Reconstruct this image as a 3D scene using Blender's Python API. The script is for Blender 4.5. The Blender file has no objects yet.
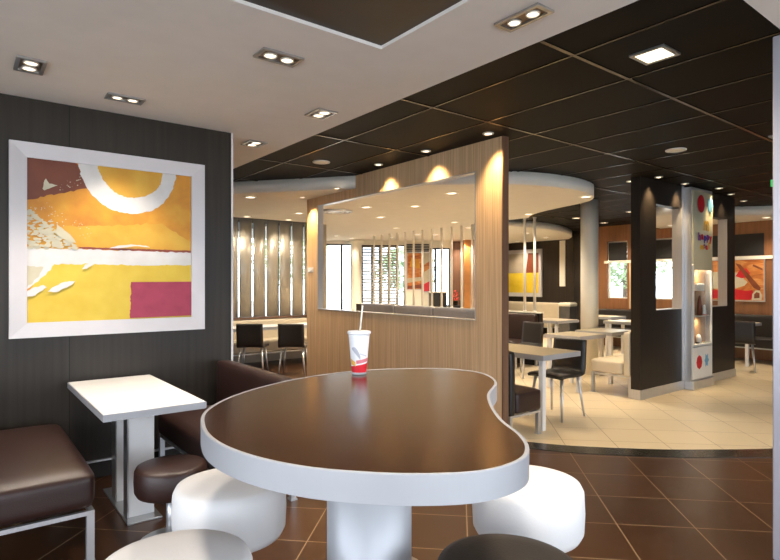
import bpy, bmesh, math, random
from mathutils import Vector, Matrix
from math import sin, cos, pi, radians

random.seed(7)
S = bpy.context.scene
C = S.collection

# ------------------------------------------------------------------ materials
MATS = {}
def _new(name):
    m = bpy.data.materials.new(name); m.use_nodes = True
    nt = m.node_tree; b = nt.nodes['Principled BSDF']
    MATS[name] = m
    return m, nt, b
def mat(name, col, rough=.5, metal=0, spec=.5, var=.12, scale=(6, 6, 6), bump=0, bscale=None, coat=0, sheen=0):
    """plain procedural surface: base colour broken up by noise, optional bump"""
    m, nt, b = _new(name)
    tc = nt.nodes.new('ShaderNodeTexCoord'); mp = nt.nodes.new('ShaderNodeMapping')
    mp.inputs['Scale'].default_value = scale
    nt.links.new(tc.outputs['Object'], mp.inputs[0])
    n = nt.nodes.new('ShaderNodeTexNoise'); n.inputs['Scale'].default_value = 1; n.inputs['Detail'].default_value = 4
    nt.links.new(mp.outputs[0], n.inputs['Vector'])
    r = nt.nodes.new('ShaderNodeValToRGB')
    r.color_ramp.elements[0].position = .3; r.color_ramp.elements[1].position = .7
    r.color_ramp.elements[0].color = (*[c * (1 - var) for c in col], 1)
    r.color_ramp.elements[1].color = (*[min(1, c * (1 + var)) for c in col], 1)
    nt.links.new(n.outputs[0], r.inputs[0]); nt.links.new(r.outputs[0], b.inputs['Base Color'])
    b.inputs['Roughness'].default_value = rough; b.inputs['Metallic'].default_value = metal
    b.inputs['Specular IOR Level'].default_value = spec
    b.inputs['Coat Weight'].default_value = coat
    if bump:
        bn = nt.nodes.new('ShaderNodeTexNoise'); bn.inputs['Scale'].default_value = bscale or 60; bn.inputs['Detail'].default_value = 3
        nt.links.new(tc.outputs['Object'], bn.inputs['Vector'])
        bp = nt.nodes.new('ShaderNodeBump'); bp.inputs['Strength'].default_value = bump; bp.inputs['Distance'].default_value = .004
        nt.links.new(bn.outputs[0], bp.inputs['Height']); nt.links.new(bp.outputs[0], b.inputs['Normal'])
    return m
def emis(name, col, strength):
    m, nt, b = _new(name)
    b.inputs['Base Color'].default_value = (*col, 1)
    b.inputs['Emission Color'].default_value = (*col, 1)
    b.inputs['Emission Strength'].default_value = strength
    return m
def math_node(nt, op, a, b=None):
    n = nt.nodes.new('ShaderNodeMath'); n.operation = op
    for i, v in enumerate((a, b)):
        if v is None: continue
        if isinstance(v, (int, float)): n.inputs[i].default_value = v
        else: nt.links.new(v, n.inputs[i])
    return n.outputs[0]
def tiles(name, col, col2, grout, rough, size, u0, v0, gw, spec=.5):
    """square tiles laid diagonally to the room, with joints and a tint per tile"""
    m, nt, b = _new(name)
    g = nt.nodes.new('ShaderNodeNewGeometry'); sp = nt.nodes.new('ShaderNodeSeparateXYZ')
    nt.links.new(g.outputs['Position'], sp.inputs[0])
    k = .70710678
    u = math_node(nt, 'DIVIDE', math_node(nt, 'SUBTRACT', math_node(nt, 'MULTIPLY', math_node(nt, 'ADD', sp.outputs[0], sp.outputs[1]), k), u0), size)
    v = math_node(nt, 'DIVIDE', math_node(nt, 'SUBTRACT', math_node(nt, 'MULTIPLY', math_node(nt, 'SUBTRACT', sp.outputs[1], sp.outputs[0]), k), v0), size)
    def edge(x):
        f = math_node(nt, 'FRACT', x)
        return math_node(nt, 'MINIMUM', f, math_node(nt, 'SUBTRACT', 1.0, f))
    e = math_node(nt, 'MINIMUM', edge(u), edge(v))
    mask = math_node(nt, 'LESS_THAN', e, gw / size / 2)
    cell = nt.nodes.new('ShaderNodeCombineXYZ')
    nt.links.new(math_node(nt, 'FLOOR', u), cell.inputs[0]); nt.links.new(math_node(nt, 'FLOOR', v), cell.inputs[1])
    wn = nt.nodes.new('ShaderNodeTexWhiteNoise'); nt.links.new(cell.outputs[0], wn.inputs['Vector'])
    ns = nt.nodes.new('ShaderNodeTexNoise'); ns.inputs['Scale'].default_value = 5; ns.inputs['Detail'].default_value = 5
    nt.links.new(g.outputs['Position'], ns.inputs['Vector'])
    t = math_node(nt, 'ADD', math_node(nt, 'MULTIPLY', wn.outputs['Value'], .5), math_node(nt, 'MULTIPLY', ns.outputs[0], .6))
    mx = nt.nodes.new('ShaderNodeMix'); mx.data_type = 'RGBA'
    mx.inputs[6].default_value = (*col, 1); mx.inputs[7].default_value = (*col2, 1); nt.links.new(t, mx.inputs[0])
    m2 = nt.nodes.new('ShaderNodeMix'); m2.data_type = 'RGBA'
    nt.links.new(mask, m2.inputs[0]); nt.links.new(mx.outputs[2], m2.inputs[6]); m2.inputs[7].default_value = (*grout, 1)
    nt.links.new(m2.outputs[2], b.inputs['Base Color'])
    b.inputs['Specular IOR Level'].default_value = spec
    rr = math_node(nt, 'ADD', rough, math_node(nt, 'MULTIPLY', ns.outputs[0], .12)); nt.links.new(rr, b.inputs['Roughness'])
    return m
def grain(name, col, col2, rough=.45, sc=(45, 45, 1.2), joint=None, spec=.5):
    """straight vertical wood grain, optional board joints every `joint` metres along local x"""
    m, nt, b = _new(name)
    tc = nt.nodes.new('ShaderNodeTexCoord'); mp = nt.nodes.new('ShaderNodeMapping'); mp.inputs['Scale'].default_value = sc
    nt.links.new(tc.outputs['Object'], mp.inputs[0])
    n = nt.nodes.new('ShaderNodeTexNoise'); n.inputs['Scale'].default_value = 1; n.inputs['Detail'].default_value = 6
    nt.links.new(mp.outputs[0], n.inputs['Vector'])
    r = nt.nodes.new('ShaderNodeValToRGB'); r.color_ramp.elements[0].position = .32; r.color_ramp.elements[1].position = .68
    r.color_ramp.elements[0].color = (*col2, 1); r.color_ramp.elements[1].color = (*col, 1)
    nt.links.new(n.outputs[0], r.inputs[0]); out = r.outputs[0]
    if joint:
        sp = nt.nodes.new('ShaderNodeSeparateXYZ'); nt.links.new(tc.outputs['Object'], sp.inputs[0])
        f = math_node(nt, 'FRACT', math_node(nt, 'DIVIDE', math_node(nt, 'ADD', sp.outputs[0], joint[1]), joint[0]))
        mk = math_node(nt, 'LESS_THAN', f, .006 / joint[0])
        mx = nt.nodes.new('ShaderNodeMix'); mx.data_type = 'RGBA'; nt.links.new(mk, mx.inputs[0])
        nt.links.new(out, mx.inputs[6]); mx.inputs[7].default_value = (*[c * .25 for c in col2], 1); out = mx.outputs[2]
    nt.links.new(out, b.inputs['Base Color']); b.inputs['Roughness'].default_value = rough
    b.inputs['Specular IOR Level'].default_value = spec
    return m
def glass(name):
    m, nt, b = _new(name); nt.nodes.remove(b)
    t = nt.nodes.new('ShaderNodeBsdfTransparent'); t.inputs[0].default_value = (.95, .97, .97, 1)
    g = nt.nodes.new('ShaderNodeBsdfGlossy'); g.inputs['Roughness'].default_value = .02
    mx = nt.nodes.new('ShaderNodeMixShader'); mx.inputs[0].default_value = .05
    nt.links.new(t.outputs[0], mx.inputs[1]); nt.links.new(g.outputs[0], mx.inputs[2])
    nt.links.new(mx.outputs[0], nt.nodes['Material Output'].inputs[0])
    return m

M_soffit = mat('white_plaster', (.90, .865, .83), .85, var=.02)
M_slab = mat('cream_plaster', (.86, .83, .77), .85, var=.02)
M_dceil = mat('dark_ceiling_tile', (.0065, .005, .0038), .6, var=.15, scale=(3, 3, 3), spec=.1)
M_tbar = mat('ceiling_bar', (.06, .045, .03), .25, metal=.8)
M_recess = mat('brown_recess', (.032, .020, .012), .45, var=.1)
M_dwall = grain('dark_stained_wall', (.034, .027, .020), (.023, .018, .0135), .42, (30, 30, 1.0), (1.2, 1.77), spec=.3)
M_oak = grain('oak_veneer', (.74, .51, .30), (.52, .335, .18), .45, (85, 85, 1.4))
M_oak_edge = grain('oak_edge', (.20, .105, .06), (.14, .07, .04), .45)
M_booth = grain('charcoal_veneer', (.020, .016, .013), (.013, .010, .0085), .42, (40, 40, 1.2), spec=.3)
M_brownwall = grain('chestnut_panel', (.27, .115, .045), (.19, .08, .03), .45, (20, 20, 1.5))
M_wall = mat('painted_wall', (.42, .36, .29), .8, var=.03)
M_floor = tiles('brown_tile', (.042, .017, .007), (.075, .030, .011), (.30, .20, .11), .26, .447, 3.47, -.05, .0065, .45)
M_cream = tiles('cream_tile', (.68, .56, .38), (.72, .60, .41), (.30, .22, .12), .33, .447, 3.47, -.05, .006)
M_strip = mat('black_strip_tile', (.017, .015, .011), .25)
M_white = mat('white_laminate', (.78, .77, .76), .35, var=.02)
M_alu = mat('brushed_aluminium', (.60, .61, .63), .35, metal=.75, var=.05, scale=(80, 80, 2))
M_edgeband = mat('silver_edge_band', (.43, .44, .47), .42, metal=.3, var=.03)
M_steel = mat('satin_steel', (.50, .50, .50), .3, metal=.9, var=.06)
M_chrome = mat('polished_chrome', (.90, .86, .78), .3, metal=.4, var=.02)
M_brass = mat('bronze_fixture', (.22, .16, .11), .3, metal=.9)
M_tabletop = mat('brown_laminate_top', (.040, .0165, .0065), .2, spec=.4, var=.1, scale=(9, 9, 9), bump=.02, bscale=180)
M_leather = mat('brown_leather', (.026, .010, .0075), .42, var=.15, scale=(5, 5, 5), bump=.25, bscale=160)
M_leather2 = mat('dark_brown_leather', (.011, .0065, .005), .55, var=.1, bump=.2, bscale=160)
M_wleather = mat('white_leather', (.74, .73, .73), .5, var=.02, bump=.12, bscale=140)
M_cleather = mat('cream_leather', (.62, .54, .40), .45, var=.03, bump=.1, bscale=140)
M_sheen_leather = mat('brown_leather_sky_sheen', (.17, .165, .18), .35, var=.06, bump=.1, bscale=140)  # brown leather with a grey-lilac sky reflection put into its colour
M_black = mat('black_plastic', (.016, .013, .011), .42, var=.1)
M_column = mat('white_column_paint', (.88, .84, .72), .6, var=.02)
M_pillar = mat('lilac_aluminium', (.55, .54, .62), .38, metal=.5, var=.03, scale=(90, 90, 2))
M_frame = mat('silver_white_frame', (.58, .55, .56), .4, metal=.1, var=.03)
M_vane = mat('satin_silver_vane', (.50, .46, .38), .38, metal=.35, var=.04)
M_glass = glass('window_glass')
M_dark = mat('dark_blind', (.012, .011, .010), .7)
M_mull = mat('dark_mullion', (.035, .032, .03), .4)
M_slat = mat('pale_slat', (.30, .28, .25), .4)
M_lamp = emis('warm_lens', (1, .80, .56), 4.5)
M_lamp_s = emis('square_lens', (1, .84, .58), 4)
M_paperw = mat('cup_white', (.85, .85, .87), .35, var=.01)
M_red = mat('poster_red', (.55, .012, .02), .4, var=.08)
M_redcup = mat('cup_red', (.68, .02, .035), .35, var=.05)
M_yel = mat('cup_yellow', (.85, .45, .08), .4)
M_grey = mat('cup_grey', (.48, .49, .56), .5)
M_green = emis('exit_green', (.05, .45, .12), .8)
M_leaf = mat('leaf', (.30, .38, .20), .6, var=.3, scale=(3, 3, 3))
M_bark = mat('bark', (.12, .08, .05), .8, var=.3)
M_ground = mat('paving', (.62, .61, .58), .9, var=.1, scale=(1, 1, 1))

def noisecol(name, stops, scale, rough=.5, distort=0, det=5, sx=(1, 1, 1)):
    m, nt, b = _new(name)
    tc = nt.nodes.new('ShaderNodeTexCoord'); mp = nt.nodes.new('ShaderNodeMapping'); mp.inputs['Scale'].default_value = sx
    nt.links.new(tc.outputs['Object'], mp.inputs[0])
    n = nt.nodes.new('ShaderNodeTexNoise'); n.inputs['Scale'].default_value = scale; n.inputs['Detail'].default_value = det
    n.inputs['Distortion'].default_value = distort
    nt.links.new(mp.outputs[0], n.inputs['Vector'])
    r = nt.nodes.new('ShaderNodeValToRGB'); cr = r.color_ramp
    for i, (p, c) in enumerate(stops):
        e = cr.elements[i] if i < 2 else cr.elements.new(p)
        e.position = p; e.color = (*c, 1)
    nt.links.new(n.outputs[0], r.inputs[0]); nt.links.new(r.outputs[0], b.inputs['Base Color'])
    b.inputs['Roughness'].default_value = rough
    return m
P_orange = noisecol('paint_orange', [(.3, (.48, .16, .012)), (.55, (.64, .28, .018)), (.75, (.72, .40, .04))], 4)
P_yellow = noisecol('paint_yellow', [(.3, (.62, .42, .028)), (.7, (.70, .51, .055))], 6)
P_gold = noisecol('paint_gold', [(.3, (.60, .29, .018)), (.7, (.68, .40, .045))], 5)
P_brown = noisecol('paint_brown', [(.3, (.12, .024, .009)), (.7, (.19, .045, .014))], 5)
P_white = noisecol('paint_white', [(.3, (.62, .60, .58)), (.7, (.70, .69, .68))], 9)
P_cream = noisecol('paint_cream', [(.3, (.52, .47, .33)), (.7, (.60, .55, .40))], 9)
P_mag = noisecol('paint_magenta', [(.3, (.31, .025, .065)), (.7, (.37, .035, .08))], 12)
P_line = noisecol('paint_line', [(.3, (.20, .03, .02)), (.7, (.30, .06, .03))], 9)

# ------------------------------------------------------------------ mesh helpers
def bx(bm, x0, x1, y0, y1, z0, z1, mi=0):
    vs = [bm.verts.new(p) for p in ((x0, y0, z0), (x1, y0, z0), (x1, y1, z0), (x0, y1, z0), (x0, y0, z1), (x1, y0, z1), (x1, y1, z1), (x0, y1, z1))]
    for q in ((3, 2, 1, 0), (4, 5, 6, 7), (0, 1, 5, 4), (1, 2, 6, 5), (2, 3, 7, 6), (3, 0, 4, 7)):
        f = bm.faces.new([vs[i] for i in q]); f.material_index = mi
    return vs
def box(x0, x1, y0, y1, z0, z1, bevel=0, seg=2):
    bm = bmesh.new(); bx(bm, x0, x1, y0, y1, z0, z1)
    if bevel: bmesh.ops.bevel(bm, geom=bm.edges[:], offset=bevel, segments=seg, profile=.5, affect='EDGES')
    return bm
def boxes(lst):
    bm = bmesh.new()
    for b in lst: bx(bm, *b)
    return bm
def cushion(x0, x1, y0, y1, z0, z1, r=.03, puff=.0, n=10, side=0.0):
    """upholstered block: rounded edges, slightly domed top, slightly swollen sides"""
    bm = bmesh.new()
    bmesh.ops.create_cube(bm, size=2)
    bmesh.ops.subdivide_edges(bm, edges=bm.edges[:], cuts=n, use_grid_fill=True)
    c = Vector(((x0 + x1) / 2, (y0 + y1) / 2, (z0 + z1) / 2)); h = Vector(((x1 - x0) / 2, (y1 - y0) / 2, (z1 - z0) / 2))
    for v in bm.verts:
        u = v.co.copy()
        q = Vector([math.copysign(abs(a) ** .6, a) for a in u])
        p = Vector([q[i] * h[i] for i in range(3)])
        inner = Vector([max(-h[i] + r, min(h[i] - r, p[i])) for i in range(3)])
        d = p - inner
        if d.length > 1e-9: p = inner + d.normalized() * min(r, max(d.length, r))
        if u.z > 0: p.z += puff * (1 - u.x ** 2) * (1 - u.y ** 2) * u.z
        p.x += side * (1 - u.y ** 2) * (1 - u.z ** 2) * u.x
        p.y += side * (1 - u.x ** 2) * (1 - u.z ** 2) * u.y
        v.co = p + c
    for f in bm.faces: f.smooth = True
    return bm
def lathe(prof, cx=0, cy=0, seg=40, bm=None, smooth=True, cap=True):
    bm = bm or bmesh.new(); rings = []
    for r, z in prof:
        rings.append([bm.verts.new((cx + r * cos(2 * pi * i / seg), cy + r * sin(2 * pi * i / seg), z)) for i in range(seg)])
    for a, b in zip(rings, rings[1:]):
        for i in range(seg):
            f = bm.faces.new((a[i], a[(i + 1) % seg], b[(i + 1) % seg], b[i])); f.smooth = smooth
    if cap:
        if prof[0][0] > 1e-4: bm.faces.new(rings[0][::-1])
        if prof[-1][0] > 1e-4: bm.faces.new(rings[-1])
    return bm
def cyl(r, z0, z1, cx=0, cy=0, seg=28, r2=None, bm=None):
    return lathe([(r, z0), (r2 or r, z1)], cx, cy, seg, bm)
def prism(pts, z0, z1, bm=None, smooth_side=False, mi=0):
    bm = bm or bmesh.new()
    a = sum(pts[i][0] * pts[(i + 1) % len(pts)][1] - pts[(i + 1) % len(pts)][0] * pts[i][1] for i in range(len(pts)))
    if a < 0: pts = pts[::-1]
    lo = [bm.verts.new((x, y, z0)) for x, y in pts]; hi = [bm.verts.new((x, y, z1)) for x, y in pts]
    f = bm.faces.new(lo[::-1]); f.material_index = mi; f = bm.faces.new(hi); f.material_index = mi
    for i in range(len(pts)):
        j = (i + 1) % len(pts)
        f = bm.faces.new((lo[i], lo[j], hi[j], hi[i])); f.smooth = smooth_side; f.material_index = mi
    return bm
def rod(a, b, r0, r1=None, seg=10, bm=None, square=False):
    bm = bm or bmesh.new(); a = Vector(a); b = Vector(b); r1 = r1 or r0
    d = (b - a).normalized(); up = Vector((0, 0, 1)) if abs(d.z) < .9 else Vector((1, 0, 0))
    s = d.cross(up).normalized(); t = d.cross(s)
    n = 4 if square else seg; off = pi / 4 if square else 0; k = 1.414 if square else 1
    R = [[bm.verts.new(p + (s * cos(2 * pi * i / n + off) + t * sin(2 * pi * i / n + off)) * r * k) for i in range(n)] for p, r in ((a, r0), (b, r1))]
    for i in range(n):
        f = bm.faces.new((R[0][i], R[0][(i + 1) % n], R[1][(i + 1) % n], R[1][i])); f.smooth = not square
    bm.faces.new(R[0][::-1]); bm.faces.new(R[1])
    return bm
def obj(name, bm, m, parent=None, loc=None, rotz=0):
    bmesh.ops.recalc_face_normals(bm, faces=bm.faces[:])
    me = bpy.data.meshes.new(name); bm.to_mesh(me); bm.free()
    for x in (m if isinstance(m, (list, tuple)) else [m]): me.materials.append(x)
    o = bpy.data.objects.new(name, me); C.objects.link(o)
    if loc is not None: o.location = loc
    o.rotation_euler = (0, 0, rotz)
    if parent: o.parent = parent
    return o
def tag(o, label, cat, group=None, kind=None):
    o['label'] = label; o['category'] = cat
    if group: o['group'] = group
    if kind: o['kind'] = kind
    return o
def thing(name, label, cat, loc=(0, 0, 0), rotz=0, group=None):
    o = bpy.data.objects.new(name, None); C.objects.link(o)
    o.location = loc; o.rotation_euler = (0, 0, rotz); o.empty_display_size = .1
    return tag(o, label, cat, group)
def struct(name, bm, m, loc=None, rotz=0, parent=None):
    o = obj(name, bm, m, parent, loc, rotz)
    if parent is None: o['kind'] = 'structure'
    return o
def dup(root, loc, rotz, label, group=None):
    r = root.copy(); C.objects.link(r); r.location = loc; r.rotation_euler = (0, 0, rotz); r['label'] = label
    if group: r['group'] = group
    for ch in list(root.children):
        c = ch.copy(); C.objects.link(c); c.parent = r
        for g in list(ch.children):
            d = g.copy(); C.objects.link(d); d.parent = c
    return r
def spline(pts, n=8):
    out = []; k = len(pts)
    for i in range(k):
        p0, p1, p2, p3 = (Vector(pts[(i + j) % k]) for j in (-1, 0, 1, 2))
        for s in range(n):
            t = s / n
            out.append(tuple(.5 * ((2 * p1) + (-p0 + p2) * t + (2 * p0 - 5 * p1 + 4 * p2 - p3) * t * t + (-p0 + 3 * p1 - 3 * p2 + p3) * t ** 3)))
    return out
def open_spline(pts, n=8):
    q = [pts[0]] + pts + [pts[-1]]; out = []
    for i in range(1, len(q) - 2):
        p0, p1, p2, p3 = (Vector(q[i + j]) for j in (-1, 0, 1, 2))
        for s in range(n):
            t = s / n
            out.append(tuple(.5 * ((2 * p1) + (-p0 + p2) * t + (2 * p0 - 5 * p1 + 4 * p2 - p3) * t * t + (-p0 + 3 * p1 - 3 * p2 + p3) * t ** 3)))
    return out + [tuple(pts[-1])]
def inset(pts, d):
    n = len(pts); out = []
    a = sum(pts[i][0] * pts[(i + 1) % n][1] - pts[(i + 1) % n][0] * pts[i][1] for i in range(n))
    sg = 1 if a > 0 else -1
    for i in range(n):
        t = (Vector(pts[(i + 1) % n]) - Vector(pts[i - 1])).normalized()
        out.append((pts[i][0] - t.y * d * sg, pts[i][1] + t.x * d * sg))
    return out
def wall(name, p0, p1, th, z0, z1, m, holes=()):
    """wall running from p0 to p1, thickness to its left-hand side, holes = (s0, s1, z0, z1) along its length"""
    v = Vector(p1) - Vector(p0); L = v.length; rz = math.atan2(v.y, v.x)
    bm = bmesh.new(); s = 0
    for h in sorted(holes):
        if h[0] > s: bx(bm, s, h[0], 0, th, z0, z1)
        if h[2] > z0: bx(bm, h[0], h[1], 0, th, z0, h[2])
        if h[3] < z1: bx(bm, h[0], h[1], 0, th, h[3], z1)
        s = h[1]
    if s < L: bx(bm, s, L, 0, th, z0, z1)
    return struct(name, bm, m, (p0[0], p0[1], 0), rz)

HC = 2.765   # underside of the dark tiled ceiling
# ------------------------------------------------------------------ floor
fl = struct('floor', boxes([(-3.3, 13.4, -2.8, 14.6, -.1, 0)]), M_floor)
# gentle arc where the cream floor meets the brown floor
arc = open_spline([(3.95, 3.46), (4.03, 3.30), (4.28, 2.90), (4.76, 2.39), (5.17, 2.06), (5.60, 1.76), (6.4, 1.30), (7.4, .9), (8.6, .6)], 8)
arc_in = open_spline([(3.80, 3.30), (3.90, 3.14), (4.14, 2.74), (4.62, 2.23), (5.03, 1.89), (5.46, 1.58), (6.3, 1.11), (7.33, .70), (8.55, .4)], 8)
struct('floor_cream', prism(arc + [(11.8, .6), (11.8, 7.3), (12.9, 8.6), (12.9, 11.3), (11.6, 10.37), (7.84, 13.25), (5.6, 9.4), (4.9, 7.0), (3.95, 5.6)], .0002, .006), M_cream)
struct('floor_strip', prism(arc + arc_in[::-1], .0001, .005), M_strip)

# ------------------------------------------------------------------ ceilings
struct('ceiling', boxes([(-3.3, 13.4, -2.8, 14.6, HC, HC + .12)]), M_dceil)
g = bmesh.new()
for k in range(-2, 10):
    y = 1.86 + 1.2 * k
    bx(g, 2.46, 12.9, y - .012, y + .012, HC - .007, HC - .0005)
for k in range(0, 17):
    x = 2.79 + .6 * k
    bx(g, x - .008, x + .008, 1.0, 11, HC - .006, HC - .0004)
struct('ceiling_grid', g, M_tbar)
SZ = 2.742
so = bmesh.new()
bx(so, -3, 1.84, 2.44, 4.6, SZ, HC); bx(so, 1.5, 1.84, 4.6, 7.4, SZ, HC)
bx(so, 1.84, 2.45, -2.5, 7.4, SZ, HC); bx(so, 2.45, 9.0, -2.5, 1.0, SZ, HC)
struct('ceiling_soffit', so, M_soffit)
struct('ceiling_recess', boxes([(-3, 1.84, -2.5, 2.44, HC - .004, HC)] ), M_recess)
rg = bmesh.new()
for x in (-.6, .62): bx(rg, x - .006, x + .006, -2.5, 2.44, HC - .009, HC - .004)
for y in (0, 1.22): bx(rg, -3, 1.84, y - .006, y + .006, HC - .009, HC - .004)
struct('ceiling_recess_joints', rg, M_tbar)
slab = open_spline([(1.5, 8.5), (2.1, 7.75), (2.8, 6.94), (3.83, 5.60), (4.45, 4.82), (5.1, 4.27), (5.5, 4.09), (5.95, 4.02), (6.4, 4.06), (6.8, 4.22), (7.1, 4.55), (7.3, 5.1), (7.5, 5.6), (7.75, 6.0), (7.99, 6.25)], 6)
struct('ceiling_round_slab', prism(slab + [(7.99, 13.1), (7.84, 13.25), (5.6, 13.6), (5.6, 9.35), (1.5, 9.35)], 2.61, HC, smooth_side=True), M_slab)
far = open_spline([(8.0, 7.5), (9.0, 7.48), (9.85, 7.42), (10.8, 7.56), (12.1, 8.12), (12.9, 8.75)], 6)
struct('ceiling_far_slab', prism(far + [(12.9, 11.3), (11.6, 10.37), (8.0, 13.1)], 2.625, HC, smooth_side=True), M_slab)
right = open_spline([(11.8, 5.75), (10.9, 5.6), (10.1, 5.2), (9.55, 4.75), (9.62, 4.35), (10.45, 3.9), (10.95, 3.3), (11.1, 2.4), (11.2, 1.0)], 6)
struct('ceiling_right_slab', prism(right + [(11.8, 1.0)], 2.61, HC, smooth_side=True), M_slab)

# ------------------------------------------------------------------ walls
struct('wall_left', boxes([(-3, 1.850, 0, .15, 0, HC)]), M_dwall, (0, 4.6, 0))
struct('trim_1', boxes([(1.850, 1.866, 4.596, 4.75, 0, HC)]), M_white)
bb = bmesh.new(); bx(bb, -3, 1.84, 4.578, 4.5995, .005, .12)
struct('baseboard_left', bb, M_booth)
struct('trim_2', boxes([(-3, 1.84, 4.574, 4.5995, .1203, .134)]), M_alu)
wall('wall_back_left', (1.5, 9.35), (1.5, 4.75), -.12, 0, HC, M_wall)
vane_holes = [(.9, 3.55, .80, 2.58)]
wall('wall_blinds', (2.05, 9.5), (5.6, 9.5), .12, 0, HC, M_wall, vane_holes)
wall('wall_blinds_side', (5.6, 9.5), (7.84, 13.25), .12, 0, HC, M_wall)
wall('wall_blinds_end', (1.5, 9.5), (2.05, 9.5), .12, 0, HC, M_wall)
wall('wall_facade', (7.84, 13.25), (11.62, 10.36), .15, 0, HC, M_column,
     [(.02, .90, .3, 2.53), (1.18, 2.38, .3, 2.5), (3.08, 3.62, .8, 2.42)])
wall('wall_jog', (11.62, 10.36), (12.9, 11.34), .12, 0, HC, M_dwall)
wall('wall_far', (12.9, 11.34), (12.9, 8.6), .12, 0, HC, M_dwall)
wall('wall_far_return', (12.9, 8.6), (11.8, 7.3), .12, 0, HC, M_black)
wall('wall_right', (11.8, 7.3), (11.8, -2.5), .15, 0, HC, M_brownwall, [(.31, .80, 1.10, 2.40), (1.37, 2.25, 1.10, 2.40)])
wall('wall_south', (-3, -2.5), (11.8, -2.5), -.15, 0, HC, M_wall, [(.5, 3.2, .3, 2.5), (3.5, 6.2, .3, 2.5), (6.5, 9.2, .3, 2.5)])
wall('wall_west', (-3, 4.6), (-3, -2.5), -.15, 0, HC, M_wall, [(1.0, 3.4, .3, 2.5), (3.8, 6.4, .3, 2.5)])

# oak partition with its big opening
pw = bmesh.new()
for b in ((3.83, 3.90, 3.285, 3.60, 0, HC), (3.83, 3.90, 6.50, 6.80, 0, HC), (3.83, 3.90, 3.60, 6.50, 0, 1.095), (3.83, 3.90, 3.60, 6.50, 2.50, HC)): bx(pw, *b)
struct('wall_partition', pw, M_oak)
struct('trim_3', boxes([(3.827, 3.903, 3.270, 3.2848, 0, HC)]), M_oak_edge)
t = bmesh.new()
bx(t, 3.822, 3.908, 3.6, 6.5, 1.0952, 1.104); bx(t, 3.822, 3.908, 3.6, 6.5, 2.491, 2.4998)
bx(t, 3.822, 3.908, 3.6002, 3.609, 1.104, 2.491); bx(t, 3.822, 3.908, 6.491, 6.4998, 1.104, 2.491)
struct('trim_4', t, M_alu)

# charcoal booth partition with two openings
bw = bmesh.new()
for b in ((6.62, 7.02, 0, HC), (7.02, 7.72, 0, 1.10), (7.02, 7.72, 2.46, HC), (7.72, 8.46, 0, HC), (8.46, 9.2, 0, 1.10), (8.46, 9.2, 2.42, HC), (9.2, 9.5, 0, HC)):
    bx(bw, b[0], b[1], 3.48, 3.60, b[2], b[3])
struct('wall_booth', bw, M_booth)
t = bmesh.new()
bx(t, 7.02, 7.72, 3.478, 3.602, 1.1003, 1.108); bx(t, 8.46, 9.2, 3.478, 3.602, 1.1003, 1.108)
bx(t, 7.708, 7.7197, 3.47, 3.602, 1.108, 2.459); bx(t, 9.188, 9.1997, 3.474, 3.602, 1.108, 2.419); bx(t, 7.72, 7.776, 3.470, 3.4798, .126, HC - .001)
struct('trim_5', t, M_alu)
struct('baseboard_booth', boxes([(6.612, 7.76, 3.468, 3.4797, .007, .125), (8.45, 9.51, 3.468, 3.4797, .007, .125), (6.608, 6.6197, 3.468, 3.605, .007, .125)]), M_alu)

# low wall behind the long banquette, and the chrome poles rising from it
struct('wall_low', boxes([(7.95, 8.05, 5.98, 11.6, 0, .92)]), M_dwall)
struct('trim_6', boxes([(7.94, 8.06, 5.97, 11.61, .9203, .94)]), M_column)
pole0 = None
pys = [10.9, 10.596, 10.28, 9.978, 9.70, 9.404, 9.106, 8.80, 8.50, 8.20, 7.91, 7.62, 7.53, 6.334, 6.118]
ordn = ['first', 'second', 'third', 'fourth', 'fifth', 'sixth', 'seventh', 'eighth', 'ninth', 'tenth', 'eleventh', 'twelfth', 'thirteenth']
for i, y in enumerate(pys):
    lab = ('slim chrome floor-to-ceiling pole seen through the oak opening, %s from the left of the row' % ordn[i]) if i < 13 else \
        ('slim chrome pole just right of the oak partition, %s of the two' % ('left' if i == 13 else 'right'))
    if pole0 is None:
        pole0 = thing('chrome_pole', lab, 'pole', (8.0, y, .941), 0, 'chrome poles above the long banquette')
        obj('pole_tube', cyl(.024, 0, 1.665, seg=14), M_chrome, pole0)
        obj('pole_collar', cyl(.032, 0, .02, seg=18), M_chrome, pole0)
        obj('pole_collar', cyl(.032, 1.648, 1.668, seg=18), M_chrome, pole0)
    else:
        dup(pole0, (8.0, y, .941), 0, lab)

# ------------------------------------------------------------------ facade windows
FA = (7.84, 13.25, 0); FR = math.atan2(10.36 - 13.25, 11.62 - 7.84)
def fpt(s, off=0):   # point s metres along the facade, off metres into the room
    ux, uy = cos(FR), sin(FR)
    return (FA[0] + ux * s + uy * off, FA[1] + uy * s - ux * off)
def window(n, s0, s1, z0, z1, mull, base=FA, rz=FR, fm=M_mull, fw=.035):
    """frame, mullions and panes as one window of the room"""
    fr = bmesh.new()
    for b in ((s0, s0 + fw, z0, z1), (s1 - fw, s1, z0, z1), (s0 + fw, s1 - fw, z0, z0 + fw), (s0 + fw, s1 - fw, z1 - fw, z1)): bx(fr, b[0], b[1], .05, .10, b[2], b[3])
    for mm in mull: bx(fr, mm - .03, mm + .03, .05, .10, z0 + fw, z1 - fw)
    w = struct('window_%d' % n, fr, fm, base, rz)
    gb = bmesh.new(); bx(gb, s0 + fw, s1 - fw, .07, .076, z0 + fw, z1 - fw)
    gl = obj('glass_pane', gb, M_glass, w)
    return w
window(1, .02, .90, .3, 2.53, (.62,))
w2 = window(2, 1.18, 2.38, .3, 2.5, (1.46, 1.68, 1.93, 2.16))
sl = bmesh.new()
for k in range(25):
    z = .62 + k * .075
    for a, b in ((1.2, 1.93), (1.96, 2.2)):
        vs = bx(sl, a, b, -.035, .0, z, z + .010)
        for i in (2, 3, 6, 7): vs[i].co.z += .034
obj('blind_slats', sl, M_slat, w2)
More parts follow.
